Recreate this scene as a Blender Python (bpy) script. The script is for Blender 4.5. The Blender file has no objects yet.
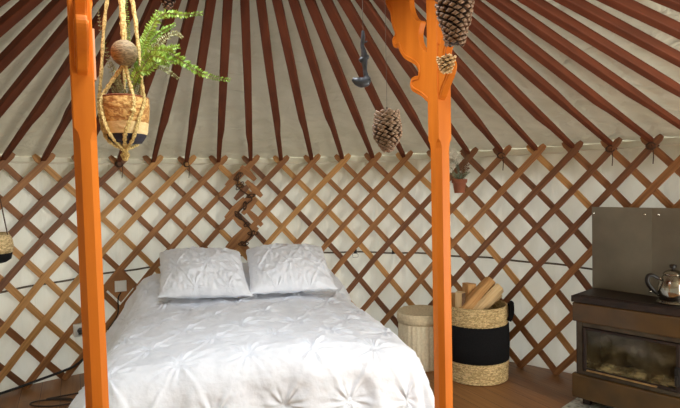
import bpy, math, random
import numpy as np
from mathutils import Vector, Matrix, noise as mnoise
random.seed(7)
PI = math.pi
S = bpy.context.scene
COL = S.collection

# ------------------------------------------------------------------ camera, world, lights, exposure
H, F, PIT, ROLL = 1.28, 525.5, 0.0262, -0.0198
cp, sp, cr, sr = math.cos(PIT), math.sin(PIT), math.cos(ROLL), math.sin(ROLL)
right0, up0, fwd = Vector((1, 0, 0)), Vector((0, sp, cp)), Vector((0, cp, -sp))
rx = cr * right0 + sr * up0
ux = cr * up0 - sr * right0
M4 = Matrix.Identity(4)
for k in range(3):
    M4[k][0], M4[k][1], M4[k][2] = rx[k], ux[k], -fwd[k]
M4[2][3] = H
cam_d = bpy.data.cameras.new('camera')
cam_d.sensor_width = 36; cam_d.lens = 36 * F / 680; cam_d.clip_start = 0.02
cam = bpy.data.objects.new('camera', cam_d); COL.objects.link(cam); cam.matrix_world = M4
S.camera = cam
S.view_settings.view_transform = 'Standard'; S.view_settings.look = 'None'
S.view_settings.gamma = 1; S.view_settings.use_curve_mapping = False
S.view_settings.exposure = 0.0
W = bpy.data.worlds.new('sky'); S.world = W; W.use_nodes = True
W.node_tree.nodes['Background'].inputs[0].default_value = (0.90, 0.97, 1.0, 1)
W.node_tree.nodes['Background'].inputs[1].default_value = 3.6

R = 2.6
AX, AY = -0.2792, 1.5855                   # the yurt's axis
T2 = Vector((0.45, -0.89, 0)).normalized()  # from the axis towards the door
S2 = Vector((0.89, 0.45, 0)).normalized()   # from post to post

def area(name, loc, target, sx, sy, energy, color):
    d = bpy.data.lights.new(name, 'AREA'); d.shape = 'RECTANGLE'; d.size = sx; d.size_y = sy
    d.energy = energy; d.color = color
    o = bpy.data.objects.new(name, d); COL.objects.link(o); o.location = loc
    o.rotation_euler = (Vector(target) - Vector(loc)).to_track_quat('-Z', 'Y').to_euler()
    return o
DD = Vector((1.0, -0.12, 0)).normalized()   # from the axis to the doorway, right of the camera
DS = Vector((0.12, 1.0, 0)).normalized().normalized()
DOOR = Vector((AX, AY, 0)) + DD * 2.78
area('door_daylight', (DOOR.x, DOOR.y, 1.02), (DOOR.x - DD.x, DOOR.y - DD.y, 0.97), 1.05, 1.45, 78, (1.0, 0.98, 0.88))
area('crown_daylight', (AX + 0.05, AY - 0.15, 2.62), (-0.75, 3.2, 0.6), 0.9, 0.9, 46, (0.93, 0.98, 1.0))

# ------------------------------------------------------------------ mesh helpers
ORIG = {}
class MB:
    def __init__(s):
        s.v = []; s.f = []; s.uv = []; s.mi = []
    def face(s, idx, uvs=None, mi=0):
        s.f.append(tuple(idx)); s.uv.append(uvs if uvs else [(0, 0)] * len(idx)); s.mi.append(mi)
    def box(s, c, size, ax=None, mi=0):
        c = Vector(c); hx, hy, hz = [q / 2 for q in size]
        if ax is None: ax = (Vector((1, 0, 0)), Vector((0, 1, 0)), Vector((0, 0, 1)))
        b = len(s.v)
        for sx in (-1, 1):
            for sy in (-1, 1):
                for sz in (-1, 1):
                    s.v.append(c + ax[0] * hx * sx + ax[1] * hy * sy + ax[2] * hz * sz)
        for q in ((0, 1, 3, 2), (4, 6, 7, 5), (0, 4, 5, 1), (2, 3, 7, 6), (0, 2, 6, 4), (1, 5, 7, 3)):
            u = [(s.v[b + i].dot(ax[0]) + s.v[b + i].dot(ax[1]), s.v[b + i].dot(ax[2])) for i in q]
            s.face([b + i for i in q], u, mi)
        return s
    def rings(s, rings, uvl=None, cap=True, closed=True, mi=0):
        """loft a list of equal-size vertex rings"""
        b = len(s.v); n = len(rings[0])
        for r in rings: s.v.extend(Vector(p) for p in r)
        L = [0.0]
        for i in range(1, len(rings)):
            L.append(L[-1] + (Vector(rings[i][0]) - Vector(rings[i - 1][0])).length)
        for i in range(len(rings) - 1):
            for j in range(n if closed else n - 1):
                k = (j + 1) % n
                vv0, vv1 = j / n, (j + 1) / n
                s.face([b + i * n + j, b + i * n + k, b + (i + 1) * n + k, b + (i + 1) * n + j],
                       [(L[i], vv0), (L[i], vv1), (L[i + 1], vv1), (L[i + 1], vv0)], mi)
        if cap:
            s.face([b + j for j in range(n)][::-1], None, mi)
            s.face([b + (len(rings) - 1) * n + j for j in range(n)], None, mi)
        return s
    def tube(s, path, rad, seg=8, cap=True, flat=1.0, mi=0):
        P = [Vector(p) for p in path]; n = len(P); rr = []
        t0 = (P[1] - P[0]).normalized()
        nrm = t0.orthogonal().normalized()
        for i in range(n):
            t = (P[min(i + 1, n - 1)] - P[max(i - 1, 0)]).normalized()
            nrm = (nrm - t * nrm.dot(t)).normalized(); bn = t.cross(nrm)
            r = rad(i / (n - 1)) if callable(rad) else rad
            rr.append([P[i] + nrm * math.cos(2 * PI * j / seg) * r + bn * math.sin(2 * PI * j / seg) * r * flat for j in range(seg)])
        return s.rings(rr, cap=cap, mi=mi)
    def lathe(s, prof, c, seg=48, fn=None, cap=True, mi=0):
        c = Vector(c); rr = []
        for (r, z) in prof:
            ring = []
            for j in range(seg):
                a = 2 * PI * j / seg
                q = r * (fn(a, z) if fn else 1)
                ring.append(c + Vector((q * math.cos(a), q * math.sin(a), z)))
            rr.append(ring)
        return s.rings(rr, cap=cap, mi=mi)
    def ball(s, c, r, seg=12, n=8, mi=0, sc=(1, 1, 1)):
        prof = [(max(r * math.sin(PI * i / n), 1e-5), -r * math.cos(PI * i / n)) for i in range(n + 1)]
        c = Vector(c); rr = []
        for (q, z) in prof:
            rr.append([c + Vector((q * math.cos(2 * PI * j / seg) * sc[0], q * math.sin(2 * PI * j / seg) * sc[1], z * sc[2])) for j in range(seg)])
        return s.rings(rr, cap=False, mi=mi)
    def prism(s, poly, o, ax, az, an, th, mi=0):
        """extrude polygon (a,z) in plane (ax,az) at o by +-th/2 along an"""
        b = len(s.v); n = len(poly)
        for sg in (-1, 1):
            for (a, z) in poly: s.v.append(Vector(o) + ax * a + az * z + an * th / 2 * sg)
        s.face([b + i for i in range(n)][::-1], [poly[i] for i in range(n)][::-1], mi)
        s.face([b + n + i for i in range(n)], [poly[i] for i in range(n)], mi)
        for i in range(n):
            k = (i + 1) % n
            s.face([b + i, b + k, b + n + k, b + n + i], [(poly[i][0], poly[i][1]), (poly[k][0], poly[k][1]), (poly[k][0], poly[k][1] + th), (poly[i][0], poly[i][1] + th)], mi)
        return s
    def grid(s, fn, nu, nv, mi=0, closed_u=False):
        b = len(s.v)
        for i in range(nu + 1):
            for j in range(nv + 1): s.v.append(Vector(fn(i / nu, j / nv)))
        w = nv + 1
        for i in range(nu):
            for j in range(nv):
                s.face([b + i * w + j, b + (i + 1) * w + j, b + (i + 1) * w + j + 1, b + i * w + j + 1],
                       [(i / nu, j / nv), ((i + 1) / nu, j / nv), ((i + 1) / nu, (j + 1) / nv), (i / nu, (j + 1) / nv)], mi)
        return s
    def build(s, name, mat, parent=None, smooth=True, bevel=0, sub=0, origin=None, recalc=True, angle=40):
        og = ORIG[parent.name] if parent else (Vector(origin) if origin is not None else Vector((0, 0, 0)))
        me = bpy.data.meshes.new(name)
        me.from_pydata([tuple(Vector(v) - og) for v in s.v], [], s.f)
        uvl = me.uv_layers.new(name='UVMap')
        flat = np.array([c for u in s.uv for q in u for c in q], dtype=np.float32)
        if len(flat) == len(uvl.data) * 2: uvl.data.foreach_set('uv', flat)
        for m in (mat if isinstance(mat, (list, tuple)) else [mat]): me.materials.append(m)
        me.polygons.foreach_set('material_index', s.mi)
        me.validate()
        if recalc:
            import bmesh
            bm = bmesh.new(); bm.from_mesh(me); bmesh.ops.recalc_face_normals(bm, faces=bm.faces); bm.to_mesh(me); bm.free()
        if smooth:
            me.polygons.foreach_set('use_smooth', [True] * len(me.polygons))
            try: me.set_sharp_from_angle(angle=math.radians(angle))
            except Exception: pass
        o = bpy.data.objects.new(name, me); COL.objects.link(o)
        if parent: o.parent = parent; ORIG[o.name] = og
        else: o.location = og; ORIG[o.name] = og
        if bevel:
            m = o.modifiers.new('bevel', 'BEVEL'); m.width = bevel; m.segments = 2; m.limit_method = 'ANGLE'
        if sub:
            m = o.modifiers.new('sub', 'SUBSURF'); m.levels = sub; m.render_levels = sub
        return o

def thing(name, label, cat, loc, group=None):
    o = bpy.data.objects.new(name, None); COL.objects.link(o); o.location = loc
    o.empty_display_size = 0.05
    ORIG[o.name] = Vector(loc)
    return tag(o, label, cat, group)
def tag(o, label, cat, group=None):
    o['label'] = label; o['category'] = cat
    if group: o['group'] = group
    return o
def struct(o): o['kind'] = 'structure'; return o
def rnd(a, b): return random.uniform(a, b)
def spline(pts, n):
    """Catmull-Rom through pts, n samples per span"""
    P = [Vector(p) for p in pts]; P = [P[0] * 2 - P[1]] + P + [P[-1] * 2 - P[-2]]; out = []
    for i in range(1, len(P) - 2):
        for k in range(n):
            t = k / n; a, b, c, d = P[i - 1], P[i], P[i + 1], P[i + 2]
            out.append(0.5 * ((2 * b) + (c - a) * t + (2 * a - 5 * b + 4 * c - d) * t * t + (3 * b - a - 3 * c + d) * t ** 3))
    out.append(P[-2]); return out

# ------------------------------------------------------------------ materials
def lin(c):
    return tuple(((x / 255) / 12.92 if x / 255 <= 0.04045 else ((x / 255 + 0.055) / 1.055) ** 2.4) for x in c)
def mat(name, c1, c2=None, rough=0.6, metal=0.0, coord='Object', scale=(8, 8, 8), detail=4, bump=0.0, bscale=None, bdist=0.01,
        contrast=(0.35, 0.65), coat=0.0, spec=0.5, distortion=0.0, trans=0.0, tex='noise', sheen=0.0, glow=0.0):
    m = bpy.data.materials.new(name); m.use_nodes = True
    nt = m.node_tree; N = nt.nodes; L = nt.links; b = N['Principled BSDF']
    b.inputs['Roughness'].default_value = rough; b.inputs['Metallic'].default_value = metal
    b.inputs['Coat Weight'].default_value = coat; b.inputs['Specular IOR Level'].default_value = spec
    b.inputs['Sheen Weight'].default_value = sheen
    if trans: b.inputs['Transmission Weight'].default_value = trans
    tc = N.new('ShaderNodeTexCoord'); mp = N.new('ShaderNodeMapping'); L.new(tc.outputs[coord], mp.inputs[0])
    mp.inputs['Scale'].default_value = scale
    def texn(mapping):
        if tex == 'wave':
            t = N.new('ShaderNodeTexWave'); t.inputs['Scale'].default_value = 1; t.inputs['Distortion'].default_value = distortion
            t.inputs['Detail'].default_value = detail; o = t.outputs['Fac']
        elif tex == 'voronoi':
            t = N.new('ShaderNodeTexVoronoi'); t.inputs['Scale'].default_value = 1; o = t.outputs['Distance']
        else:
            t = N.new('ShaderNodeTexNoise'); t.inputs['Scale'].default_value = 1; t.inputs['Detail'].default_value = detail
            t.inputs['Distortion'].default_value = distortion; o = t.outputs['Fac']
        L.new(mapping.outputs[0], t.inputs['Vector']); return o
    fac = texn(mp)
    r = N.new('ShaderNodeValToRGB'); L.new(fac, r.inputs[0])
    r.color_ramp.elements[0].position = contrast[0]; r.color_ramp.elements[1].position = contrast[1]
    r.color_ramp.elements[0].color = (*lin(c1), 1); r.color_ramp.elements[1].color = (*lin(c2 or c1), 1)
    L.new(r.outputs[0], b.inputs['Base Color'])
    if bump:
        if bscale:
            mp2 = N.new('ShaderNodeMapping'); L.new(tc.outputs[coord], mp2.inputs[0]); mp2.inputs['Scale'].default_value = bscale
            fb = texn(mp2)
        else: fb = fac
        bp = N.new('ShaderNodeBump'); bp.inputs['Strength'].default_value = bump; bp.inputs['Distance'].default_value = bdist
        L.new(fb, bp.inputs['Height']); L.new(bp.outputs[0], b.inputs['Normal'])
    if glow:
        tl_ = N.new('ShaderNodeBsdfTranslucent'); L.new(r.outputs[0], tl_.inputs['Color']); ms = N.new('ShaderNodeMixShader'); ms.inputs[0].default_value = glow
        L.new(b.outputs[0], ms.inputs[1]); L.new(tl_.outputs[0], ms.inputs[2]); L.new(ms.outputs[0], N['Material Output'].inputs[0])
    return m

LATHW = [mat('lath_wood_mid', (150, 102, 60), (182, 128, 78), 0.6, coord='UV', scale=(3, 4, 1), bump=0.1, bdist=0.002),
         mat('lath_wood_dark', (112, 72, 46), (140, 92, 58), 0.6, coord='UV', scale=(3, 4, 1), bump=0.1, bdist=0.002),
         mat('lath_wood_tan', (184, 134, 76), (212, 160, 98), 0.6, coord='UV', scale=(3, 4, 1), bump=0.1, bdist=0.002),
         mat('lath_wood_brown', (134, 88, 52), (164, 110, 66), 0.6, coord='UV', scale=(3, 4, 1), bump=0.1, bdist=0.002)]
RAFT = mat('rafter_paint', (92, 47, 28), (112, 58, 35), 0.7, coord='UV', scale=(4, 2, 1), spec=0.2, bump=0.05, bdist=0.002)
POST = mat('orange_varnish', (202, 108, 28), (218, 122, 36), 0.5, coord='Object', scale=(20, 20, 2.0), bump=0.06, bdist=0.002, spec=0.18)
ROOFC = mat('roof_canvas', (202, 193, 166), (214, 205, 180), 0.9, scale=(3, 3, 3), bump=0.9, bscale=(5, 5, 16), bdist=0.04, distortion=1.2, glow=0.048)
WALLC = mat('wall_liner', (230, 227, 210), (240, 238, 224), 0.9, scale=(5, 5, 2), bump=0.6, bscale=(9, 9, 1.6), bdist=0.035, distortion=0.8, glow=0.088)
HEM = mat('hem_cloth', (226, 220, 204), (236, 231, 216), 0.9, scale=(10, 10, 10), bump=0.3)
ROPE = mat('jute_rope', (176, 146, 84), (228, 204, 136), 0.85, scale=(180, 180, 180), bump=0.8, bdist=0.004, contrast=(0.4, 0.6))
DROPE = mat('dark_cord', (64, 44, 32), (92, 66, 48), 0.9, scale=(120, 120, 120), bump=0.6, bdist=0.003)
BLACK = mat('black_plastic', (16, 15, 15), (22, 21, 20), 0.45, scale=(10, 10, 10))
WHITEP = mat('white_plastic', (238, 238, 234), (244, 244, 240), 0.4, scale=(10, 10, 10))
THREAD = mat('thin_thread', (96, 84, 76), (110, 98, 88), 0.7, scale=(10, 10, 10))

# ------------------------------------------------------------------ the round wall's lattice coordinates
TH = [-0.8094, -0.7202, -0.6276, -0.5344, -0.4421, -0.3499, -0.2569, -0.1629, -0.0712, 0.0221, 0.1163, 0.2093, 0.3028,
      0.3971, 0.4923, 0.584, 0.6768, 0.7698, 0.8599, 0.9502]
TH = [q + (0.0015 + 0.0007 * (i - 7) if i >= 7 else 0) for i, q in enumerate(TH)]
DZ = [0.0504, 0.0469, 0.0483, 0.0495, 0.0507, 0.0517, 0.0564, 0.0561, 0.0541, 0.0559, 0.0579]
ROWZ = [H + 0.0858 * R]
for q in DZ: ROWZ.append(ROWZ[-1] - q * R)
MEAN = (TH[-1] - TH[0]) / 19
def th_of(u):
    if u < 0: return TH[0] + u * MEAN
    if u > 19: return TH[-1] + (u - 19) * MEAN
    i = min(int(u), 18); return TH[i] + (u - i) * (TH[i + 1] - TH[i])
def z_of(v):
    if v < 0: return ROWZ[0] - v * DZ[0] * R
    i = min(int(v), 10); return max(0.004, ROWZ[i] + (v - i) * (ROWZ[i + 1] - ROWZ[i]))
ROWZ[11] = 0.012; ROWZ[0] -= 0.010
def rad_of(z): return R * (1 + 0.0205 * max(0, (ROWZ[0] - z)) / ROWZ[0])
def cyl(th, r, z): return Vector((AX + r * math.sin(th), AY + r * math.cos(th), z))
def node(u, v, off=0.0):
    z = z_of(v); return cyl(th_of(u) - 0.0085 * v / 11, rad_of(z) - off, z)

# ------------------------------------------------------------------ floor, wall, ceiling
m = bpy.data.materials.new('floor_planks'); m.use_nodes = True
nt = m.node_tree; N = nt.nodes; L = nt.links; b = N['Principled BSDF']
tc = N.new('ShaderNodeTexCoord'); mp = N.new('ShaderNodeMapping'); L.new(tc.outputs['Object'], mp.inputs[0])
mp.inputs['Rotation'].default_value = (0, 0, math.atan2(0.89, 0.45))
br = N.new('ShaderNodeTexBrick'); L.new(mp.outputs[0], br.inputs['Vector'])
br.inputs['Scale'].default_value = 1; br.inputs['Brick Width'].default_value = 1.9; br.inputs['Row Height'].default_value = 0.115
br.inputs['Mortar Size'].default_value = 0.0016; br.inputs['Mortar Smooth'].default_value = 0.3
br.inputs['Color1'].default_value = (*lin((142, 96, 54)), 1); br.inputs['Color2'].default_value = (*lin((156, 110, 66)), 1); br.inputs['Mortar'].default_value = (*lin((50, 32, 20)), 1)
mp2 = N.new('ShaderNodeMapping'); L.new(mp.outputs[0], mp2.inputs[0]); mp2.inputs['Scale'].default_value = (2.5, 40, 1)
nz = N.new('ShaderNodeTexNoise'); L.new(mp2.outputs[0], nz.inputs['Vector']); nz.inputs['Scale'].default_value = 1; nz.inputs['Detail'].default_value = 6
mx = N.new('ShaderNodeMixRGB'); mx.blend_type = 'MULTIPLY'; mx.inputs[0].default_value = 0.75
rp = N.new('ShaderNodeValToRGB'); L.new(nz.outputs['Fac'], rp.inputs[0]); rp.color_ramp.elements[0].position = 0.3; rp.color_ramp.elements[1].position = 0.7
rp.color_ramp.elements[0].color = (0.55, 0.5, 0.45, 1); rp.color_ramp.elements[1].color = (1, 1, 1, 1)
L.new(br.outputs['Color'], mx.inputs[1]); L.new(rp.outputs[0], mx.inputs[2]); L.new(mx.outputs[0], b.inputs['Base Color'])
b.inputs['Roughness'].default_value = 0.42
bp = N.new('ShaderNodeBump'); bp.inputs['Strength'].default_value = 0.25; bp.inputs['Distance'].default_value = 0.004; bp.invert = True
L.new(br.outputs['Fac'], bp.inputs['Height']); L.new(bp.outputs[0], b.inputs['Normal'])
FLOORM = m
mb = MB()
fr = [[cyl(2 * PI * j / 96, 2.74, z) for j in range(96)] for z in (-0.06, 0.0)]
mb.rings(fr); struct(mb.build('floor', FLOORM, smooth=False))

# liner: visible half and the half behind with the door opening
dth = math.atan2(DD.x, DD.y)               # door direction as theta
def liner(t0, t1, nu):
    def fn(a, b_):
        th = t0 + (t1 - t0) * a; z = 1.545 * b_
        w = 0.012 * mnoise.noise(Vector((th * 9, z * 1.2, 3))) + 0.006 * mnoise.noise(Vector((th * 30, z * 2.0, 9)))
        w += 0.010 * (math.sin(z / 1.545 * PI)) * math.sin(th * 67.85)
        return cyl(th, rad_of(z) + 0.034 + w, z)
    return fn
hw = 0.5 / 2.6
struct(MB().grid(liner(-1.42, 1.42, 0), 350, 60).build('wall_back', WALLC, recalc=False))
mb = MB()
a0 = dth + (2 * PI if dth < 0 else 0)
mb.grid(liner(1.42, a0 - hw, 0), 6, 20)
mb.grid(liner(a0 + hw, 2 * PI - 1.42, 0), 90, 20)
struct(mb.build('wall_front', WALLC, recalc=False))
SL = 0.334; RC = 0.70
def rz(r): return 1.532 + SL * (2.6 - r)
mb = MB()
def roof(a, b_):
    th = 2 * PI * a - PI; r = 2.72 + (0.60 - 2.72) * b_
    if b_ == 0: return cyl(th, 2.72, 1.36)
    ph = (th - TH[0]) / MEAN
    w = -0.012 * (math.sin(ph * PI) ** 2) * min(1, (r - 0.5))       # the cloth sags a little between rafters
    w += 0.008 * mnoise.noise(Vector((math.sin(th) * r * 5, math.cos(th) * r * 5, 1.0)))
    return cyl(th, r, rz(r) + 0.038 + w)
mb.grid(roof, 680, 30); struct(mb.build('ceiling', ROOFC, recalc=False))
# hem line where the wall liner is folded over below the rafters
mb = MB(); P = []
for i in range(0, 300):
    u = -7 + 34 * i / 299
    sag = -0.010 * math.sin(PI * (u % 1.0)) + 0.004 * mnoise.noise(Vector((u * 2, 0, 0)))
    z = 1.512 + sag; P.append(cyl(th_of(u), rad_of(z) + 0.012, z))
mb.tube(P, 0.006, 6); struct(mb.build('trim_hem', HEM))
# crown ring that the rafters run into, with spokes over the opening
mb = MB()
zc = rz(RC) - 0.02
mb.rings([[cyl(2 * PI * j / 64, r, z) for j in range(64)] for (r, z) in ((RC, zc - 0.03), (RC, zc + 0.06), (0.44, zc + 0.10), (0.44, zc - 0.0), (RC, zc - 0.03))], cap=False)
for k in range(4):
    d = Vector((math.cos(k * PI / 4), math.sin(k * PI / 4), 0)); n_ = Vector((-d.y, d.x, 0))
    mb.box((AX, AY, zc + 0.09), (0.92, 0.02, 0.03), (d, n_, Vector((0, 0, 1))))
struct(mb.build('ceiling_crown_ring', RAFT, smooth=False))
# door frame behind the camera, standing in the opening
mb = MB(); dc = Vector((AX, AY, 0)) + DD * 2.64
for sg in (-1, 1): mb.box(dc + DS * 0.49 * sg + Vector((0, 0, 0.78)), (0.06, 0.08, 1.56), (DS, DD, Vector((0, 0, 1))))
mb.box(dc + Vector((0, 0, 1.53)), (1.04, 0.08, 0.06), (DS, DD, Vector((0, 0, 1))))
struct(mb.build('door_1', POST, smooth=False))

# ------------------------------------------------------------------ lattice sections
def lath_mb(pts, nrm, width, th):
    mbx = MB(); rr = []; n = len(pts)
    for i in range(n):
        t = (pts[min(i + 1, n - 1)] - pts[max(i - 1, 0)]).normalized()
        nr = nrm[i]; w = t.cross(nr).normalized(); nr = w.cross(t).normalized()
        k = 0.62 if i in (0, n - 1) else 1.0
        hw_ = width / 2 * k
        rr.append([pts[i] + w * hw_ + nr * th / 2, pts[i] + w * hw_ - nr * th / 2, pts[i] - w * hw_ - nr * th / 2, pts[i] - w * hw_ + nr * th / 2])
    mbx.rings(rr); 
    off = rnd(0, 50)
    mbx.uv = [[(u + off, v * 3 + off) for (u, v) in q] for q in mbx.uv]
    return mbx
def lattice(lo, hi, root, extra, dr, seed):
    rg = random.Random(seed)
    for sgn in (1, -1):                      # 1: leaning "/", on the room side; -1: leaning "\" behind it
        for k in range(int(lo) - 8, int(hi) + 9):
            # u = k - sgn*v/2
            vs = []; v = -0.42
            end = 11.08
            a, c = -0.46 - rg.uniform(0, .1), end
            # clip to [lo,hi]
            if sgn == 1: va, vb = 2 * (k - hi), 2 * (k - lo)
            else: va, vb = 2 * (lo - k), 2 * (hi - k)
            e = extra
            a2, c2 = max(a, va - (e if va > a else 0)), min(c, vb + (e if vb < c else 0))
            if c2 - a2 < 0.5: continue
            cnt = max(3, int((c2 - a2) * 2))
            vs = [a2] + [a2 + 0.14] + [a2 + 0.14 + (c2 - a2 - 0.28) * i / cnt for i in range(1, cnt)] + [c2 - 0.14, c2]
            off = 0.026 if sgn == 1 else 0.008
            pts = [node(k - sgn * q / 2, q, off + dr) for q in vs]
            nr = [Vector((AX - p.x, AY - p.y, 0)).normalized() for p in pts]
            ww = rg.choice([0, 0, 1, 2, 3, 3, 1]) if sgn == 1 else rg.choice([0, 1, 3, 3, 2, 0])
            lath_mb(pts, nr, rg.uniform(0.039, 0.045), 0.012).build('lath', LATHW[ww], root, smooth=False)
SEAM = 6.62
rl = thing('lattice_wall', 'criss-cross wooden lattice wall section on the left, ending at the tied seam above the pillows', 'lattice wall', cyl(th_of(1), R, 0), 'wooden lattice wall sections')
lattice(-4.0, SEAM + 0.50, rl, 0.3, 0.0, 3)
rr_ = thing('lattice_wall', 'criss-cross wooden lattice wall section running right from the tied seam to behind the stove', 'lattice wall', cyl(th_of(14), R, 0), 'wooden lattice wall sections')
lattice(SEAM - 0.45, 23.0, rr_, 0.3, 0.030, 11)

for (su, sv, sg_, ln_) in ((6.50, .8, 1, 1.1), (6.92, .55, -1, .9), (7.10, 1.55, -1, 1.0), (6.72, 1.75, 1, .9), (6.50, 2.75, 1, 1.2), (6.95, 2.65, 1, .9), (7.10, 3.35, -1, 1.0),
                          (6.65, 3.65, -1, .8), (6.50, 4.6, 1, 1.2), (6.95, 4.45, 1, 1.0), (6.80, 5.15, -1, 1.0)):
    pts = [node(su - sg_ * (q - sv) / 2, q, 0.056) for q in (sv - ln_ / 2, sv, sv + ln_ / 2)]
    nr = [Vector((AX - p.x, AY - p.y, 0)).normalized() for p in pts]
    lath_mb(pts, nr, 0.052, 0.014).build('lath_end', LATHW[(1, 3, 0)[int(su * 100) % 3]], rr_, smooth=False)
# dark cord lashing the two sections together
def lashing():
    rg = random.Random(5); mb = MB()
    def wob(u, v, r=0.07, k=2):
        for _ in range(k):
            ph = rg.uniform(0, PI); e = rg.uniform(0.35, 0.8); P = []
            for i in range(17):
                a = 2 * PI * i / 16
                du = 0.22 * e * math.cos(a) * math.cos(ph) - 0.05 * math.sin(a) * math.sin(ph)
                dv = (0.22 * e * math.cos(a) * math.sin(ph) + 0.05 * math.sin(a) * math.cos(ph)) * 2
                P.append(node(u + du, v + dv, 0.052 + 0.012 * (math.sin(a) * 0.5 + 0.5) + 0.010))
            mb.tube(P, 0.0036, 6)
    spots = [(6.6, 0.75), (6.65, 1.35), (7.0, 2.0), (6.8, 2.6), (6.6, 3.2), (6.85, 3.75), (7.05, 4.3), (6.75, 4.9)]
    for u, v in spots: wob(u, v)
    P = [node(u + rg.uniform(-.06, .06), v + rg.uniform(-.15, .15), 0.082) for u, v in [(6.6, 0.5)] + spots]
    mb.tube(spline(P, 8), 0.005, 6)
    o = mb.build('lashing_cord', DROPE, origin=node(6.6, 3, 0.06))
    tag(o, 'dark cord zigzagging down the seam where the two lattice sections overlap', 'cord')
lashing()
# rafter ties on a few lattice tips
def tie(u, label):
    mb = MB(); rg = random.Random(int(u * 10))
    for _ in range(4):
        ph = rg.uniform(0, PI); P = []
        for i in range(15):
            a = 2 * PI * i / 14
            du = 0.11 * math.cos(a) * math.cos(ph) - 0.07 * math.sin(a) * math.sin(ph)
            dv = 0.5 * (0.3 * math.cos(a) * math.sin(ph) + 0.3 * math.sin(a) * math.cos(ph))
            P.append(node(u + du, -0.05 + dv, (0.060 if u > 6.5 else 0.034) + 0.012 * math.sin(a)))
        mb.tube(P, 0.004, 6)
    P = [node(u + 0.05, -0.1, 0.075), node(u + 0.08, 0.3, 0.07), node(u + 0.06, 0.8, 0.066)]
    mb.tube(spline(P, 5), 0.003, 6)
    tag(mb.build('tie_cord', DROPE, origin=node(u, 0, 0.05)), label, 'cord', 'cords tying rafters to lattice tips')
tie(5, 'dark cord knotted round the second lattice tip left of the tied seam')
tie(3, 'small dark cord knotted on the lattice tip just right of the left post')
tie(15, 'dark cord knotted on the next lattice tip right of the terracotta pot')
tie(18, 'dark cord knotted on the lattice tip above the metal sheets, left one')
tie(19, 'dark cord knotted on the lattice tip above the metal sheets, right one')

# ------------------------------------------------------------------ rafters
ORD = ['first', 'second', 'third', 'fourth', 'fifth', 'sixth', 'seventh', 'eighth', 'ninth', 'tenth', 'eleventh', 'twelfth', 'thirteenth',
       'fourteenth', 'fifteenth', 'sixteenth', 'seventeenth', 'eighteenth', 'nineteenth', 'twentieth']
def rafter(i):
    th = th_of(i); off = Vector((AX, AY, 0))
    out = Vector((math.sin(th), math.cos(th), 0)); side = Vector((out.y, -out.x, 0))
    wob = random.Random(i * 3 + 1)
    kr = 2.0 + wob.uniform(-0.12, 0.12); ks = wob.uniform(-0.006, 0.006)
    rings = []
    for (r, w, d, ds) in ((2.625, 0.024, 0.022, 0), (2.5, 0.031, 0.028, 0), (kr + 0.12, 0.035, 0.032, 0), (kr - 0.05, 0.044, 0.038, ks), (1.3, 0.044, 0.038, 0), (0.70, 0.040, 0.036, 0)):
        c = off + out * r + side * ds; z = rz(r) - 0.004
        rings.append([c + side * w / 2 + Vector((0, 0, z)), c - side * w / 2 + Vector((0, 0, z)),
                      c - side * w / 2 + Vector((0, 0, z - d)), c + side * w / 2 + Vector((0, 0, z - d))])
    mb = MB(); mb.rings(rings)
    mb.uv = [[(u + i * 3.1, v * 2) for (u, v) in q] for q in mb.uv]
    o = mb.build('rafter', RAFT, smooth=False, bevel=0.004, origin=off + out * 2.6 + Vector((0, 0, 1.52)))
    n = i - 6.5
    if n > 0: lab = 'red-brown roof rafter, %s one to the right of the tied lattice seam' % ORD[int(n)]
    else: lab = 'red-brown roof rafter, %s one to the left of the tied lattice seam' % ORD[int(-n)]
    tag(o, lab, 'rafter', 'roof rafters')
for i in range(-7, 27): rafter(i)

# ------------------------------------------------------------------ posts with carved brackets
ARM = [(0.0, 1.600), (.055, 1.615), (.09, 1.64), (.125, 1.658), (.155, 1.675), (.168, 1.70), (.158, 1.722), (.135, 1.728), (.115, 1.725),
       (.112, 1.745), (.13, 1.768), (.165, 1.788), (.205, 1.812), (.235, 1.845), (.245, 1.868), (.268, 1.868), (.288, 1.888), (.288, 1.912),
       (.270, 1.926), (.285, 1.955), (.296, 1.985), (.302, 2.02), (.325, 2.05), (.345, 2.09), (.345, 2.15), (.168, 2.15), (.165, 2.06), (.158, 2.0), (.140, 1.96),
       (.112, 1.935), (.088, 1.925), (.10, 1.90), (.106, 1.875), (.098, 1.845), (.075, 1.815), (.05, 1.80), (.0, 1.79)]
def smooth_poly(p, n=3):
    P = [Vector((a, z, 0)) for a, z in p]; out = []
    N_ = len(P)
    for i in range(N_):
        a, b_, c, d = P[i - 1], P[i], P[(i + 1) % N_], P[(i + 2) % N_]
        if i in (0, N_ - 1, 23, 24, 25): out.append((b_.x, b_.y)); continue
        if i + 1 >= N_ or i == 22: out.append((b_.x, b_.y)); continue
        for k in range(n):
            t = k / n
            q = 0.5 * ((2 * b_) + (c - a) * t + (2 * a - 5 * b_ + 4 * c - d) * t * t + (3 * b_ - a - 3 * c + d) * t ** 3)
            out.append((q.x, q.y))
    return out
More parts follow.
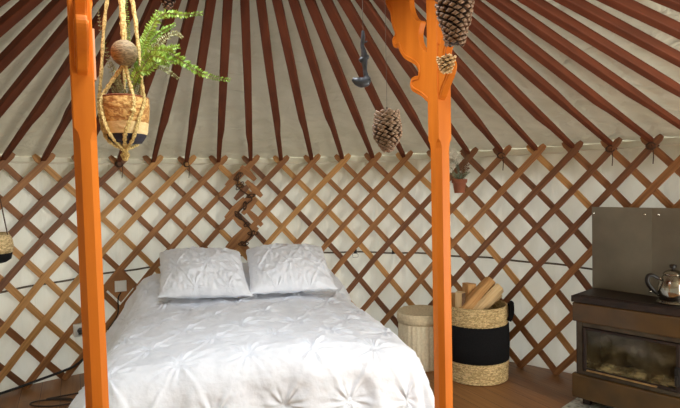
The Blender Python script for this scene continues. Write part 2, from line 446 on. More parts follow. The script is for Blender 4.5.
def post(name, x, y, w, label, group, near=None, far=None, lean=0.0):
    t = thing(name, label, 'post', (x, y, 0), group)
    c = Vector((x, y, 0)); rings = []
    def sec(z, hwid, ch):
        r = []
        for (a, b_) in ((1, 0), (0, 1), (-1, 0), (0, -1)):
            pass
        pts = [(hwid, -hwid + ch), (hwid, hwid - ch), (hwid - ch, hwid), (-hwid + ch, hwid), (-hwid, hwid - ch), (-hwid, -hwid + ch), (-hwid + ch, -hwid), (hwid - ch, -hwid)]
        return [c + S2 * p + T2 * q + Vector((0, 0, z)) for p, q in pts]
    h = w / 2
    for (z, a, ch) in ((0.0, h, .0165), (1.425, h, .0165), (1.445, h, .012), (1.458, h, .0035), (2.165, h, .0035)): rings.append(sec(z, a, ch))
    MB().rings(rings).build('shaft', POST, t, smooth=False)
    for sg, nm in ((-1, 'bracket'), (1, 'bracket')):
        ax = T2 * sg
        if sg > 0 and near: ax = Vector((near[0], near[1], 0)).normalized()
        if sg < 0 and far: ax = Vector((far[0], far[1], 0)).normalized()
        an = Vector((-ax.y, ax.x, 0))
        poly = smooth_poly(ARM)
        poly = [(a, z - 0.012) for a, z in poly]
        mbx = MB().prism(poly, c, ax, Vector((0, 0, 1)), an, 0.026)
        br_ = mbx.build('bracket', POST, t, smooth=False, bevel=0.003)
        # carved bead following the outer outline
        bead = MB()
        out = [(a, z - 0.012) for a, z in ARM[1:24]]
        ins = []
        for i, (a, z) in enumerate(out):
            p0 = out[max(i - 1, 0)]; p1 = out[min(i + 1, len(out) - 1)]
            tx, tz = p1[0] - p0[0], p1[1] - p0[1]; l = math.hypot(tx, tz)
            ins.append((a - tz / l * 0.014, z + tx / l * 0.014))
        for side_ in (-1, 1):
            P = spline([c + ax * a + Vector((0, 0, z)) + an * 0.0135 * side_ for a, z in ins], 3)
            bead.tube(P, 0.0036, 6)
        bead.build('carved_bead', POST, br_)
    t.rotation_euler = (0, -lean, 0)
    return t
lp = post('carved_post', -0.659, 1.41, 0.057, 'orange varnished post standing left of the bed, jute planter beside it', 'carved support posts', None, (-0.36, 0.93), 0.0135)
qc = Vector((-0.659, 1.41, 0)) + S2 * 0.0315 + T2 * 0.010
MB().box(qc + Vector((0, 0, 1.655)), (0.005, 0.010, 0.135), (S2, T2, Vector((0, 0, 1)))).build('pale_strip', mat('pale_wood_strip', (226, 178, 138), (236, 192, 154), 0.6), lp, smooth=False)
post('carved_post', 0.37, 1.93, 0.062, 'orange varnished post standing right of the bed in front of the log basket', 'carved support posts', (0.10, -0.995))

# ------------------------------------------------------------------ cable along the wall
zpts = [(-5, .60), (0, .665), (2, .70), (3, .715), (4, .735), (6, .77), (9, .785), (12, .78), (14, .765), (16, .75), (17, .74), (22, .72)]
def cz(u):
    for (a, za), (b_, zb) in zip(zpts, zpts[1:]):
        if a <= u <= b_: return za + (zb - za) * (u - a) / (b_ - a)
mb = MB(); P = []
for i in range(140):
    u = -5 + 27 * i / 139; z = cz(u) + 0.004 * math.sin(u * PI); P.append(cyl(th_of(u), rad_of(z) + 0.007, z))
mb.tube(P, 0.0065, 6)
tag(mb.build('wall_rope', mat('grey_rope', (88, 80, 70), (120, 110, 96), 0.9, scale=(90, 90, 90), bump=0.5)), 'thin dark rope running round the wall behind the lattice', 'rope')
for u, lab, hook in ((10.33, 'small black clip on the wall rope, the left of two beside the pillows', 1), (11.57, 'small black clip on the wall rope, the right of two beside the pillows', 0)):
    z = cz(u); c = cyl(th_of(u), rad_of(z) - 0.008, z + 0.008); d = Vector((AX - c.x, AY - c.y, 0)).normalized(); s_ = Vector((d.y, -d.x, 0))
    t = thing('clip', lab, 'clip', c, 'clips on the wall rope')
    MB().box(c, (0.024, 0.02, 0.034), (s_, d, Vector((0, 0, 1)))).build('clip_body', BLACK, t, smooth=False, bevel=0.004)
    if hook:
        P = [c + s_ * a + Vector((0, 0, b_)) + d * 0.012 for a, b_ in ((-.012, -.014), (-.024, -.022), (-.024, -.044), (.018, -.046), (.02, -.02), (.01, -.012))]
        MB().tube(P, 0.002, 6).build('wire_loop', BLACK, t)

# ------------------------------------------------------------------ bed, duvet, pillows
NN = Vector((0.9707, 0.2402, 0)); SS = Vector((-0.2402, 0.9707, 0))
NC = 0.21
def bedp(n, s_, z): return NN * (n + NC) + SS * s_ + Vector((0, 0, z))
t = thing('bed', 'low double bed under the white duvet against the lattice wall', 'bed', bedp(0, 3.0, 0))
axb = (NN, SS, Vector((0, 0, 1)))
BEDW = mat('bed_base', (150, 140, 126), (160, 150, 136), 0.8)
MB().box(bedp(0, 3.10, 0.19), (1.32, 1.76, 0.22), axb).build('bed_base', BEDW, t, smooth=False, bevel=0.01)
MB().box(bedp(0, 3.10, 0.42), (1.34, 1.78, 0.20), axb).build('mattress', mat('mattress_cloth', (225, 222, 215), (232, 230, 224), 0.9), t, bevel=0.04)
for a in (-.6, .6):
    for b_ in (2.3, 3.85): MB().box(bedp(a, b_, 0.04), (0.06, 0.06, 0.08), axb).build('leg', LATHW[1], t, smooth=False)
LINEN = mat('white_linen', (232, 236, 245), (238, 241, 249), 0.85, scale=(20, 20, 20), bump=0.35, bscale=(38, 38, 38), bdist=0.012, sheen=0.1)
ANG = 2 * PI / 12
def stars(n, s_, pinch=1.0, pleat=1.0, pw=0.010):
    """height of the pinched-pleat pattern at sheet coordinates"""
    rs = 0.245; row = round((s_ - 2.24) / rs); best = 1e9; z = 0
    for dr_ in (-1, 0, 1):
        rw = row + dr_; off = -0.14 if rw % 2 == 0 else 0.0
        c = round((n - off) / 0.28)
        for dc in (-1, 0, 1):
            cx = off + (c + dc) * 0.28; cy = 2.24 + rw * rs
            dx, dy = n - cx, s_ - cy; r2 = dx * dx + dy * dy
            if r2 > 0.03: continue
            r = math.sqrt(r2); a = math.atan2(dy, dx)
            z -= pinch * 0.020 * math.exp(-r / 0.020)
            ph = mnoise.noise(Vector((cx * 5, cy * 5, 0))) * 2
            z += pinch * 0.0050 * math.exp(-((r - 0.03) / 0.060) ** 2) * (math.cos(11 * a + ph + 6 * r) + 0.6 * math.cos(17 * a - ph))
    # pleat lines running diagonally between pinches
    for sg in (1, -1):
        q = (s_ - 2.24) / 0.245 + sg * (n + 0.14) / 0.14
        d = (q / 2 - round(q / 2)) * 2 * 0.1215
        k = 0.6 + 0.8 * mnoise.noise(Vector((n * 3, s_ * 3, sg * 4)))
        z += pleat * 0.0080 * k * math.exp(-(d / pw) ** 2)
    return z
def duvet_pt(a, b_):
    """a across from the bed's centre line, b_ along: sheet coordinates"""
    w, s0, rr0 = 0.585, 2.30, 0.15
    qa = max(abs(a) - w, 0); qb = max(s0 - b_, 0); q = math.hypot(qa, qb)
    sa = math.copysign(1, a)
    n0 = sa * min(abs(a), w); s1 = max(b_, s0)
    top = 0.555 + 0.055 * (1 - (n0 / w) ** 2) * 0.7 + 0.015
    hs = max(0, min(1, (s1 - 3.30) / 0.65)); hs = hs * hs * (3 - 2 * hs); top += 0.13 * hs
    dn, ds = (0, 0) if q < 1e-6 else (sa * qa / q, -qb / q)
    ang_max = math.radians(59 if a < 0 else 72)
    if qb > qa: ang_max = math.radians(80)
    qq = q / rr0
    if qq < ang_max: h, v = rr0 * math.sin(qq), rr0 * (1 - math.cos(qq))
    else:
        ex = q - rr0 * ang_max
        h = rr0 * math.sin(ang_max) + ex * math.cos(ang_max); v = rr0 * (1 - math.cos(ang_max)) + ex * math.sin(ang_max)
    z = top - v
    if q > 0:
        al = n0 * 1.0 - s1 * 1.0 + math.atan2(dn, -ds + 1e-9) * 0.4
        k = min(1, v / 0.35)
        f_ = math.sin(al * 17 + 2.5 * mnoise.noise(Vector((al * 2, 0, 0)))) + 0.5 * math.sin(al * 41 + 1)
        h += k * 0.022 * f_
    if z < 0.014:
        h += (0.014 - z) * 0.8; z = 0.014 + 0.012 * (0.5 + 0.5 * math.sin(al * 30 + q * 40)) 
    nx, sx = n0 + dn * h, s1 + ds * h
    bm_ = 0.016 * mnoise.noise(Vector((a * 3.2, b_ * 3.2, 0.3))) + 0.007 * mnoise.noise(Vector((a * 8, b_ * 8, 4)))
    fo = mnoise.noise(Vector((a * 7 + b_ * 3, b_ * 5 - a * 2, 11))); bm_ += 0.011 * (0.35 - abs(fo)) 
    rip = 0.0040 * mnoise.noise(Vector((a * 26 + b_ * 9, b_ * 26 - a * 5, 7)))
    if z > 0.03:
        e = bm_ + rip + stars(a + NC, b_)
        if v < 0.05: z += e
        else:
            m_ = min(1, (v - 0.05) / 0.1); z += e * (1 - m_); nx += dn * e * m_; sx += ds * e * m_
    p = bedp(nx, sx, z); dx, dy = p.x - AX, p.y - AY; rr_ = math.hypot(dx, dy)
    if rr_ > 2.50: p.x, p.y = AX + dx * 2.50 / rr_, AY + dy * 2.50 / rr_
    return p
NU, NV = 420, 420
mb = MB()
AW, AB = 1.18, 1.62
mb.grid(lambda a, b_: duvet_pt(-AW + 2 * AW * a, AB + (4.02 - AB) * b_), NU, NV)
duv = mb.build('duvet', LINEN, origin=bedp(0, 3.0, 0.6), recalc=False, angle=180)
tag(duv, 'white duvet with pinched star pleats draped over the whole bed', 'duvet')

def pillow(c, ux_, vx_, hw_, hh, T, label, seed):
    n_ = ux_.cross(vx_).normalized(); c = Vector(c); N_ = 190
    def f(side):
        def fn(a, b_):
            u, v = 2 * a - 1, 2 * b_ - 1
            ax_ = hw_ * u * (1 - 0.05 * (1 - v * v) + 0.05 * abs(v) ** 8 * (v < 0) - 0.05 * abs(v) ** 5 * (v > 0) + 0.02 * mnoise.noise(Vector((v * 4, seed, u)))) 
            ay_ = hh * v * (1 - 0.06 * (1 - u * u) - 0.10 * abs(u) ** 5 * (v > 0) + 0.03 * mnoise.noise(Vector((u * 4, seed + 3, v))))
            e = max(0, (1 - abs(u) ** 2.3)) ** 0.6 * max(0, (1 - abs(v) ** 2.3)) ** 0.6
            th_ = T * e
            k = min(1, e * 2.2)
            x, y = ax_, ay_
            w_ = 0.010 * mnoise.noise(Vector((x * 7 + seed * 5, y * 9, seed))) + 0.010 * (0.3 - abs(mnoise.noise(Vector((x * 16 + y * 10, y * 12 - x * 4, seed + 2))))) + 0.005 * mnoise.noise(Vector((x * 45, y * 30, seed + 2)))
            if side > 0: w_ += stars(x * 1.35 + 0.07 * seed, y * 1.35 + 2.24 + 0.04 * seed, 0.38, 1.0, 0.010)
            return c + ux_ * ax_ + vx_ * ay_ + n_ * (side * th_ + w_ * k * side + 0.004 * mnoise.noise(Vector((x * 20, y * 20, 5))))
        return fn
    mb = MB(); mb.grid(f(1), N_, N_); mb.grid(f(-1), N_, N_)
    o = mb.build('pillow', LINEN, origin=c, angle=180)
    tag(o, label, 'pillow', 'white pillows at the head of the bed')
tl = math.radians(29)
def pdir(ux_, k=-.24):
    u = Vector(ux_).normalized(); v = Vector((k * math.cos(tl), 0.97 * math.cos(tl), math.sin(tl)))
    v.normalize(); return u, v
u1, v1 = pdir((1, -0.02, 0.0), -.33); u2, v2 = pdir((0.97, 0.20, 0.0))
pillow((-0.905, 3.40, 0.768), u1, v1, 0.285, 0.255, 0.105, 'white pleated pillow on the left side of the bed head', 1)
pillow((-0.352, 3.495, 0.772), u2, v2, 0.275, 0.250, 0.10, 'white pleated pillow on the right side of the bed head', 2)

# ------------------------------------------------------------------ pouf
PFX, PFY = 0.573, 3.79
t = thing('storage_pouf', 'round beige ribbed pouf with woven lid between bed and log basket', 'pouf', (PFX, PFY, 0))
KNIT = mat('beige_knit', (222, 208, 176), (236, 223, 194), 0.95, scale=(70, 70, 70), bump=0.5, bdist=0.006)
MB().lathe([(.155, 0), (.163, .01), (.168, .15), (.166, .31), (.16, .33)], (PFX, PFY, 0), 144, lambda a, z: 1 + 0.012 * math.cos(a * 30)).build('body', KNIT, t, angle=180)
LID = mat('woven_lid', (208, 192, 158), (228, 212, 178), 0.95, scale=(60, 60, 60), bump=0.8, bdist=0.01)
prof = [(.155, .318), (.172, .322), (.177, .345), (.177, .375), (.171, .393), (.165, .400)]
for k in range(12): prof += [(.165 - .0132 * k, .399 + .002 * (k % 2)), (.158 - .0132 * k, .403 - .0015 * k / 3)]
prof += [(0.002, .398)]
MB().lathe(prof, (PFX, PFY, 0), 72, lambda a, z: 1 + 0.005 * math.cos(a * 44 + z * 200)).build('lid', LID, t, angle=180)

# ------------------------------------------------------------------ log basket
BX, BY = 0.905, 3.55
t = thing('log_basket', 'tall woven seagrass basket with wide black band, full of firewood', 'basket', (BX, BY, 0))
GRASS = mat('seagrass', (176, 148, 98), (232, 206, 154), 0.85, coord='Object', scale=(38, 38, 95), contrast=(0.42, 0.58), bump=1.0, bdist=0.012, distortion=1.5)
def coil(z0, z1, r0, r1, n):
    p = []
    for i in range(n * 4 + 1):
        q = i / (n * 4); p.append((r0 + (r1 - r0) * q + 0.0045 * math.sin(2 * PI * n * q), z0 + (z1 - z0) * q))
    return p
wv = lambda a, z: 1 + 0.010 * math.sin(a * 46 + round(z / 0.0145) * 1.7)
MB().lathe([(0.19, 0.0)] + coil(0.004, .148, .205, .212, 9) + [(.205, .15), (.2, .02)], (BX, BY, 0), 140, wv).build('lower_weave', GRASS, t, angle=180)
BAND = mat('black_band', (15, 15, 17), (22, 22, 24), 0.95, spec=0.2, scale=(120, 120, 120), bump=0.3, bdist=0.003)
MB().lathe([(.210, .136), (.2175, .140), (.2205, .24), (.2175, .372), (.211, .376)], (BX, BY, 0), 80).build('fabric_band', BAND, t, angle=180)
MB().lathe(coil(.367, .492, .211, .208, 8) + [(.205, .498), (.197, .490), (.203, .36), (.19, .02), (.002, .02)], (BX, BY, 0), 140, wv).build('upper_weave', GRASS, t, angle=180)
dh = Vector((0.93, -0.22, 0)).normalized(); sh = Vector((-dh.y, dh.x, 0))
for sg in (1, -1):
    c = Vector((BX, BY, 0)) + dh * sg * 0.208
    P = [c + sh * a + dh * sg * o_ + Vector((0, 0, z)) for a, o_, z in ((-.06, .006, .40), (-.064, .020, .44), (-.052, .024, .485), (0, .026, .502), (.052, .024, .485), (.064, .020, .44), (.06, .006, .40))]
    MB().tube(spline(P, 5), 0.017, 8).build('handle', BAND, t)

LOGC = mat('split_wood', (206, 172, 122), (226, 198, 152), 0.85, coord='UV', scale=(3, 9, 1), bump=0.5, bdist=0.004)
LOGD = mat('split_wood_amber', (178, 128, 76), (208, 164, 106), 0.85, coord='UV', scale=(3, 9, 1), bump=0.5, bdist=0.004)
BARK = mat('log_bark', (84, 62, 44), (120, 92, 66), 0.95, scale=(30, 30, 30), bump=0.9, bdist=0.006)
def log(p0, p1, w, h, m1, label, rot=0.0, name='firewood_log'):
    p0, p1 = Vector(p0), Vector(p1); d = (p1 - p0).normalized()
    a = d.orthogonal().normalized(); b_ = d.cross(a)
    a, b_ = a * math.cos(rot) + b_ * math.sin(rot), b_ * math.cos(rot) - a * math.sin(rot)
    sec = [(-.5, -.35), (-.1, -.5), (.3, -.46), (.5, -.2), (.42, .28), (.1, .5), (-.38, .34)]
    rr = []; rg = random.Random(label)
    jit = [(rg.uniform(-.1, .1), rg.uniform(-.1, .1)) for _ in sec]
    for k in range(6):
        q = k / 5; s_ = 1 - 0.12 * q
        rr.append([p0.lerp(p1, q) + a * (x + jx + rg.uniform(-.03, .03)) * w * s_ + b_ * (y + jy + rg.uniform(-.03, .03)) * h * s_ for (x, y), (jx, jy) in zip(sec, jit)])
    mb = MB(); mb.rings(rr)
    for i, f_ in enumerate(mb.f):
        if len(f_) == 4 and (i % 7) in (0, 1): mb.mi[i] = 1
    mb.uv = [[(u * 2 + rot * 7, v * 3) for u, v in q] for q in mb.uv]
    tag(mb.build(name, [m1, BARK], smooth=False, origin=p0), label, 'log', 'firewood in the seagrass basket')
B = Vector((BX, BY, 0))
log(B + Vector((-.13, -.06, .12)), B + Vector((-.115, -.06, .585)), .085, .07, LOGC, 'pale log standing upright in the basket, next to the right post', 0.4)
log(B + Vector((-.052, .03, .12)), B + Vector((-.035, .03, .625)), .09, .085, LOGD, 'amber log standing upright behind the pale one in the basket', 1.1)
log(B + Vector((-.15, .02, .12)), B + Vector((-.15, .04, .56)), .06, .06, LOGD, 'short log standing at the far left inside the basket', 2.1)
log(B + Vector((-.13, -.115, .44)), B + Vector((.115, .02, .645)), .085, .060, LOGD, 'long amber log lying slanted across the top of the basket', 0.2)
log(B + Vector((-.03, -.10, .44)), B + Vector((.165, -.02, .600)), .10, .055, LOGC, 'broad pale log lying slanted in front of the long amber log', 0.9)
log(B + Vector((.02, .03, .42)), B + Vector((.185, .05, .545)), .07, .05, LOGC, 'short log lying low beside the basket handle', 1.9)

# ------------------------------------------------------------------ metal sheets behind the stove
SHEET = mat('dull_steel_sheet', (112, 107, 94), (142, 136, 120), 0.6, metal=0.25, scale=(3, 3, 3), detail=8, contrast=(0.3, 0.7), bump=0.15, bdist=0.01)
SCREW = mat('screw_steel', (210, 208, 200), (225, 222, 214), 0.25, metal=1.0)
ptsS = []
def ray_hit(k, r):   # point on circle r in the direction x = k*y
    a = 1 + k * k; b_ = -2 * (k * AX + AY); c = AX * AX + AY * AY - r * r
    y = (-b_ + math.sqrt(b_ * b_ - 4 * a * c)) / (2 * a); return Vector((k * y, y, 0))
A_ = ray_hit((592 - 340) / 525.5, 2.515); B_ = ray_hit((651.5 - 340) / 525.5, 2.495); C_ = B_ + (B_ - A_).normalized() * 0.5
C_ = ray_hit(0.80, 2.49)
for (p, q, lab, scs) in ((A_, B_, 'dull grey steel sheet on the lattice, left of the vertical joint', ((.035, .965), (.9, .965))),
                    (B_, C_, 'dull grey steel sheet on the lattice behind the coffee pot, right of the joint', ((.08, .965), (.9, .965)))):
    d = (q - p); Ld = d.length; d.normalize(); n_ = Vector((-d.y, d.x, 0))
    if n_.dot(Vector((AX, AY, 0)) - p) < 0: n_ = -n_
    z0, z1 = 0.02, 1.145
    t = thing('steel_sheet', lab, 'metal sheet', p + d * Ld / 2 + Vector((0, 0, z0)), 'steel sheets behind the stove')
    MB().box(p + d * Ld / 2 + Vector((0, 0, (z0 + z1) / 2)), (Ld - 0.0006, 0.003, z1 - z0), (d, n_, Vector((0, 0, 1)))).build('panel', SHEET, t, smooth=False)
    for a, b_ in scs:
        MB().ball(p + d * Ld * a + Vector((0, 0, z0 + (z1 - z0) * b_)) + n_ * 0.002, 0.0085).build('screw', SCREW, t)

# ------------------------------------------------------------------ hearth plate and stove
SW = Vector((0.67, -0.742, 0)).normalized(); SD = Vector((SW.y * -1, SW.x, 0)); SD = Vector((0.742, 0.67, 0)).normalized()
SO = Vector((1.352, 3.052, 0)); Z = Vector((0, 0, 1)); sax = (SW, SD, Z)
def sp_(w, d, z): return SO + SW * w + SD * d + Z * z
HEARTH = mat('chequer_plate', (120, 120, 112), (200, 200, 190), 0.35, metal=0.6, tex='voronoi', scale=(38, 38, 38), bump=1.0, bdist=0.01, contrast=(0.1, 0.6))
hp = MB().box(sp_(0.42, -0.12, 0.004), (0.88, 0.84, 0.008), sax).build('hearth_plate', HEARTH, smooth=False, origin=sp_(0.42, -0.12, 0))
tag(hp, 'speckled grey metal hearth plate on the floor under the stove', 'hearth plate')
ENAM = mat('brown_enamel', (68, 48, 20), (94, 68, 30), 0.45, scale=(5, 5, 5), detail=6, bump=0.08, coat=0.15)
IRON = mat('dark_iron', (34, 25, 22), (54, 40, 34), 0.5, metal=0.2, scale=(14, 14, 14), detail=6, bump=0.2, bdist=0.004)
FRAME = mat('sooty_frame', (62, 54, 45), (88, 78, 64), 0.5, metal=0.4, scale=(12, 12, 12), bump=0.2)
t = thing('wood_stove', 'brown enamelled wood stove with sooty glass door on the right', 'stove', SO + SW * 0.33)
WD, DP = 0.66, 0.30
Z0 = 0.052
# body shell: back, sides, top and floor of the fire box, with the front open
mb = MB()
mb.box(sp_(WD / 2, DP - .01, .335), (WD - .03, .02, .55), sax)
mb.box(sp_(.027, DP / 2, .335), (.024, DP, .55), sax); mb.box(sp_(WD - .027, DP / 2, .335), (.024, DP, .55), sax)
mb.box(sp_(WD / 2, DP / 2, .18), (WD - .05, DP, .02), sax); mb.box(sp_(WD / 2, DP / 2, .50), (WD - .05, DP, .02), sax)
mb.build('body', IRON, t, smooth=False)
mb = MB(); mb.box(sp_(WD / 2, DP / 2, .622), (WD + .02, DP + .02, .036), sax)
for k in range(3): mb.box(sp_(WD / 2, 0.05 + .02 * k - .052, .6405), (WD - .0, .006, .004), sax)
mb.build('top_plate', IRON, t, smooth=False, bevel=0.005)
MB().box(sp_(WD / 2, .010, .548), (WD + .004, .05, .108), sax).build('upper_panel', ENAM, t, smooth=False, bevel=0.006)
MB().box(sp_(WD / 2, .002, .118), (WD + .012, .045, .140), sax).build('lower_panel', ENAM, t, smooth=False, bevel=0.008)
MB().box(sp_(-.002 + .01, DP / 2 + .03, .548), (.012, DP - .06, .108), sax).build('side_panel', ENAM, t, smooth=False)
mb = MB()
for (w0, w1, z0, z1) in ((.02, .052, .19, .494), (.545, .64, .19, .494), (.052, .545, .468, .494), (.052, .545, .19, .212)):
    mb.box(sp_((w0 + w1) / 2, .012, (z0 + z1) / 2), (w1 - w0, .035, z1 - z0), sax)
fr_ = mb.build('front_frame', FRAME, t, smooth=False, bevel=0.003)
mb = MB()
for (w0, w1, z0, z1) in ((.056, .072, .216, .464), (.525, .541, .216, .464), (.072, .525, .450, .464), (.072, .525, .216, .230)):
    mb.box(sp_((w0 + w1) / 2, .0, (z0 + z1) / 2), (w1 - w0, .022, z1 - z0), sax)
dr = mb.build('door', IRON, t, smooth=False, bevel=0.003)
BRASS = mat('worn_brass', (170, 136, 92), (214, 182, 130), 0.35, metal=0.8, scale=(30, 30, 30))
mb = MB(); mb.box(sp_(.26, -.006, .222), (.36, .03, .007), sax); mb.build('ledge', BRASS, dr, smooth=False)
mb = MB(); mb.box(sp_(.535, -.02, .30), (.022, .03, .09), sax); mb.box(sp_(.535, -.04, .28), (.014, .02, .05), sax)
mb.build('handle', BLACK, dr, smooth=False, bevel=0.004)
# sooty glass, with a pale reflection painted low into its colour
gm = bpy.data.materials.new('sooty_glass_painted_reflection'); gm.use_nodes = True
nt = gm.node_tree; N = nt.nodes; L = nt.links; b = N['Principled BSDF']
b.inputs['Roughness'].default_value = 0.12
tr = N.new('ShaderNodeBsdfTransparent'); mxs = N.new('ShaderNodeMixShader'); tr.inputs[0].default_value = (0.85, 0.82, 0.72, 1)
tc = N.new('ShaderNodeTexCoord'); nz = N.new('ShaderNodeTexNoise'); nz.inputs['Scale'].default_value = 9; nz.inputs['Detail'].default_value = 7
L.new(tc.outputs['Object'], nz.inputs['Vector'])
rp = N.new('ShaderNodeValToRGB'); rp.color_ramp.elements[0].position = 0.42; rp.color_ramp.elements[1].position = 0.62
rp.color_ramp.elements[0].color = (0.30, 0.30, 0.30, 1); rp.color_ramp.elements[1].color = (0.8, 0.8, 0.8, 1)
L.new(nz.outputs['Fac'], rp.inputs[0]); L.new(rp.outputs[0], mxs.inputs[0])
rc = N.new('ShaderNodeValToRGB'); L.new(nz.outputs['Fac'], rc.inputs[0])
rc.color_ramp.elements[0].position = 0.35; rc.color_ramp.elements[1].position = 0.7
rc.color_ramp.elements[0].color = (*lin((50, 45, 33)), 1); rc.color_ramp.elements[1].color = (*lin((98, 88, 62)), 1)
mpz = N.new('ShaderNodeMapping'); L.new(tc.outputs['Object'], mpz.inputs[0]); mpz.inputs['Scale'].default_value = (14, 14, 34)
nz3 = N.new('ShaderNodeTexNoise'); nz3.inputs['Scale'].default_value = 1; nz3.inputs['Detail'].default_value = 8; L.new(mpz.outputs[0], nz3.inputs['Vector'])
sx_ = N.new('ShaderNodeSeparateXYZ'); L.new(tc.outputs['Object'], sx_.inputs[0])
band = N.new('ShaderNodeMapRange'); band.inputs['From Min'].default_value = 0.36; band.inputs['From Max'].default_value = 0.27; L.new(sx_.outputs['Z'], band.inputs['Value'])  # keeps the painted reflection to the lower part of the pane
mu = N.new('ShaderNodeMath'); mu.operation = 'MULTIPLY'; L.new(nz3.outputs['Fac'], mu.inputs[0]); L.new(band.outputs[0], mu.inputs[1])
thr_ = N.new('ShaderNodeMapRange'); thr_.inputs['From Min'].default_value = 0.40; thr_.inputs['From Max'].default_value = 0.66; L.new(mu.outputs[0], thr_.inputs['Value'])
reflection_mix = N.new('ShaderNodeMixRGB'); L.new(thr_.outputs[0], reflection_mix.inputs[0]); L.new(rc.outputs[0], reflection_mix.inputs[1]); reflection_mix.inputs[2].default_value = (*lin((172, 160, 118)), 1)  # pale reflection streak painted over the soot tones
L.new(reflection_mix.outputs[0], b.inputs['Base Color'])
L.new(tr.outputs[0], mxs.inputs[1]); L.new(b.outputs[0], mxs.inputs[2]); L.new(mxs.outputs[0], N['Material Output'].inputs[0])
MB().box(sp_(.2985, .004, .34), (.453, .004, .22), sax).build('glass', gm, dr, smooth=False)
for w_ in (.06, .60):
    for d_ in (.04, DP - .04): MB().box(sp_(w_, d_, .029), (.04, .04, .042), sax).build('leg', IRON, t, smooth=False)
# ash and embers heap inside
ASH = mat('ash', (150, 140, 118), (206, 196, 166), 0.95, scale=(40, 40, 40), bump=1.0, bdist=0.01)
mb = MB()
def ash(a, b_):
    w_ = .08 + .44 * a; d_ = .03 + .2 * b_
    z = .19 + .055 * math.sin(PI * a) * math.sin(PI * min(1, b_ * 1.1)) + .018 * mnoise.noise(Vector((w_ * 30, d_ * 30, 0)))
    return sp_(w_, d_, max(z, .1915))
mb.grid(ash, 60, 30)
ao = mb.build('ash_heap', ASH, origin=sp_(.3, .1, .19), recalc=False)
tag(ao, 'pale heap of ash inside the stove behind the glass', 'ash'); ao['kind'] = 'stuff'

# ------------------------------------------------------------------ coffee pot on the stove
KX = sp_(.472, .135, .642)
STEEL = mat('polished_steel', (150, 147, 138), (170, 166, 156), 0.14, metal=1.0, scale=(6, 6, 6), bump=0.02)
t = thing('coffee_pot', 'shiny steel coffee pot with black curved handle on the stove', 'coffee pot', KX)
prof = [(.002, 0), (.066, 0), (.070, .006), (.066, .012), (.058, .018), (.060, .024), (.066, .05), (.067, .075), (.063, .10), (.055, .125), (.046, .142), (.044, .150), (.047, .153), (.047, .157)]
prof = [(r_ * (1.1 if z_ < .15 else 1), z_) for r_, z_ in prof]
MB().lathe(prof, KX, 56).build('body', STEEL, t, angle=50)
li = MB().lathe([(.046, .157), (.043, .164), (.034, .172), (.020, .178), (.008, .181), (.001, .182)], KX, 40).build('lid', STEEL, t, angle=60)
MB().lathe([(.007, .180), (.008, .186), (.016, .190), (.017, .202), (.013, .207), (.001, .208)], KX, 24).build('knob', BLACK, li, angle=50)
hd = Vector((-0.97, 0.24, 0)).normalized()
def kp(a, z): return KX + hd * a + Z * z
P = spline([kp(.054, .128), kp(.075, .135), kp(.098, .148), kp(.118, .143), kp(.124, .118), kp(.114, .09), kp(.094, .065), kp(.072, .046), kp(.060, .04)], 6)
MB().tube(P, lambda q: 0.0085 + 0.004 * math.sin(PI * q), 12, flat=0.75).build('handle', BLACK, t)
for a_, b_, r_ in ((.060, .130, .010), (.068, .044, .010), (.108, .060, .008)): MB().ball(kp(a_, b_), r_).build('hinge_stud', STEEL, t)
P = spline([kp(-.055, .05), kp(-.075, .07), kp(-.088, .10), kp(-.098, .135), kp(-.112, .155)], 6)
MB().tube(P, lambda q: 0.016 - 0.009 * q, 12).build('spout', STEEL, t)

# ------------------------------------------------------------------ switch, outlet, cables on the left
def wall_frame(u, z, off):
    th = th_of(u); c = cyl(th, rad_of(z) - off, z); d = Vector((AX - c.x, AY - c.y, 0)).normalized(); return c, Vector((-d.y, d.x, 0)), d
U_SW, Z_SW = 2.95, 0.615
c, s_, d = wall_frame(U_SW, Z_SW, 0.045)
t = thing('light_switch', 'white square switch on a brown wooden board beside the bed', 'switch', c)
mb = MB(); q = 0.105
mb.prism([(0, -q * 1.15), (q, 0), (0, q * 1.15), (-q, 0)], c - d * 0.010, s_, Z, d, 0.012)
mb.build('mounting_board', LATHW[0], t, smooth=False)
MB().box(c + d * 0.002, (0.080, 0.014, 0.080), (s_, d, Z)).build('plate', WHITEP, t, smooth=False, bevel=0.003)
MB().box(c + d * 0.012, (0.052, 0.008, 0.056), (s_, d, Z)).build('rocker', WHITEP, t, smooth=False, bevel=0.002)
c, s_, d = wall_frame(1.80, 0.34, 0.055)
t = thing('wall_socket', 'white socket box with black plug at the foot of the lattice, left of the bed', 'socket', c)
MB().box(c, (0.078, 0.04, 0.085), (s_, d, Z)).build('housing', WHITEP, t, smooth=False, bevel=0.004)
MB().lathe([(.001, 0), (.028, 0), (.028, .004), (.02, .006)], c + d * 0.02 - Z * 0, 20).v
plg = MB(); plg.tube([c + d * 0.02, c + d * 0.035, c + d * 0.055, c + d * .06 - Z * .02], 0.02, 12); plg.build('plug', BLACK, t)
ca = c + d * 0.06
cs, ss_, ds_ = wall_frame(U_SW, Z_SW, 0.05)
mb = MB(); P = [cs - Z * .045, cs - Z * .09 - ss_ * .02, cs - Z * .2 - ss_ * .03 + ds_ * .02, cs - Z * .3 - ss_ * .10 + ds_ * .03]
mb.tube(spline(P, 6), 0.0045, 6); tag(mb.build('switch_cable', BLACK), 'black cable hanging down from the white switch', 'cable')
fl = lambda u, z, off: wall_frame(u, z, off)[0]
mb = MB(); P = [fl(2.35, .26, .06), fl(2.1, .20, .065), fl(1.9, .14, .07), fl(1.6, .095, .07), fl(1.2, .07, .065), fl(.7, .05, .06), fl(.1, .03, .06), fl(-.8, .016, .06), fl(-2.2, .014, .06)]
mb.tube(spline(P, 6), 0.009, 8)
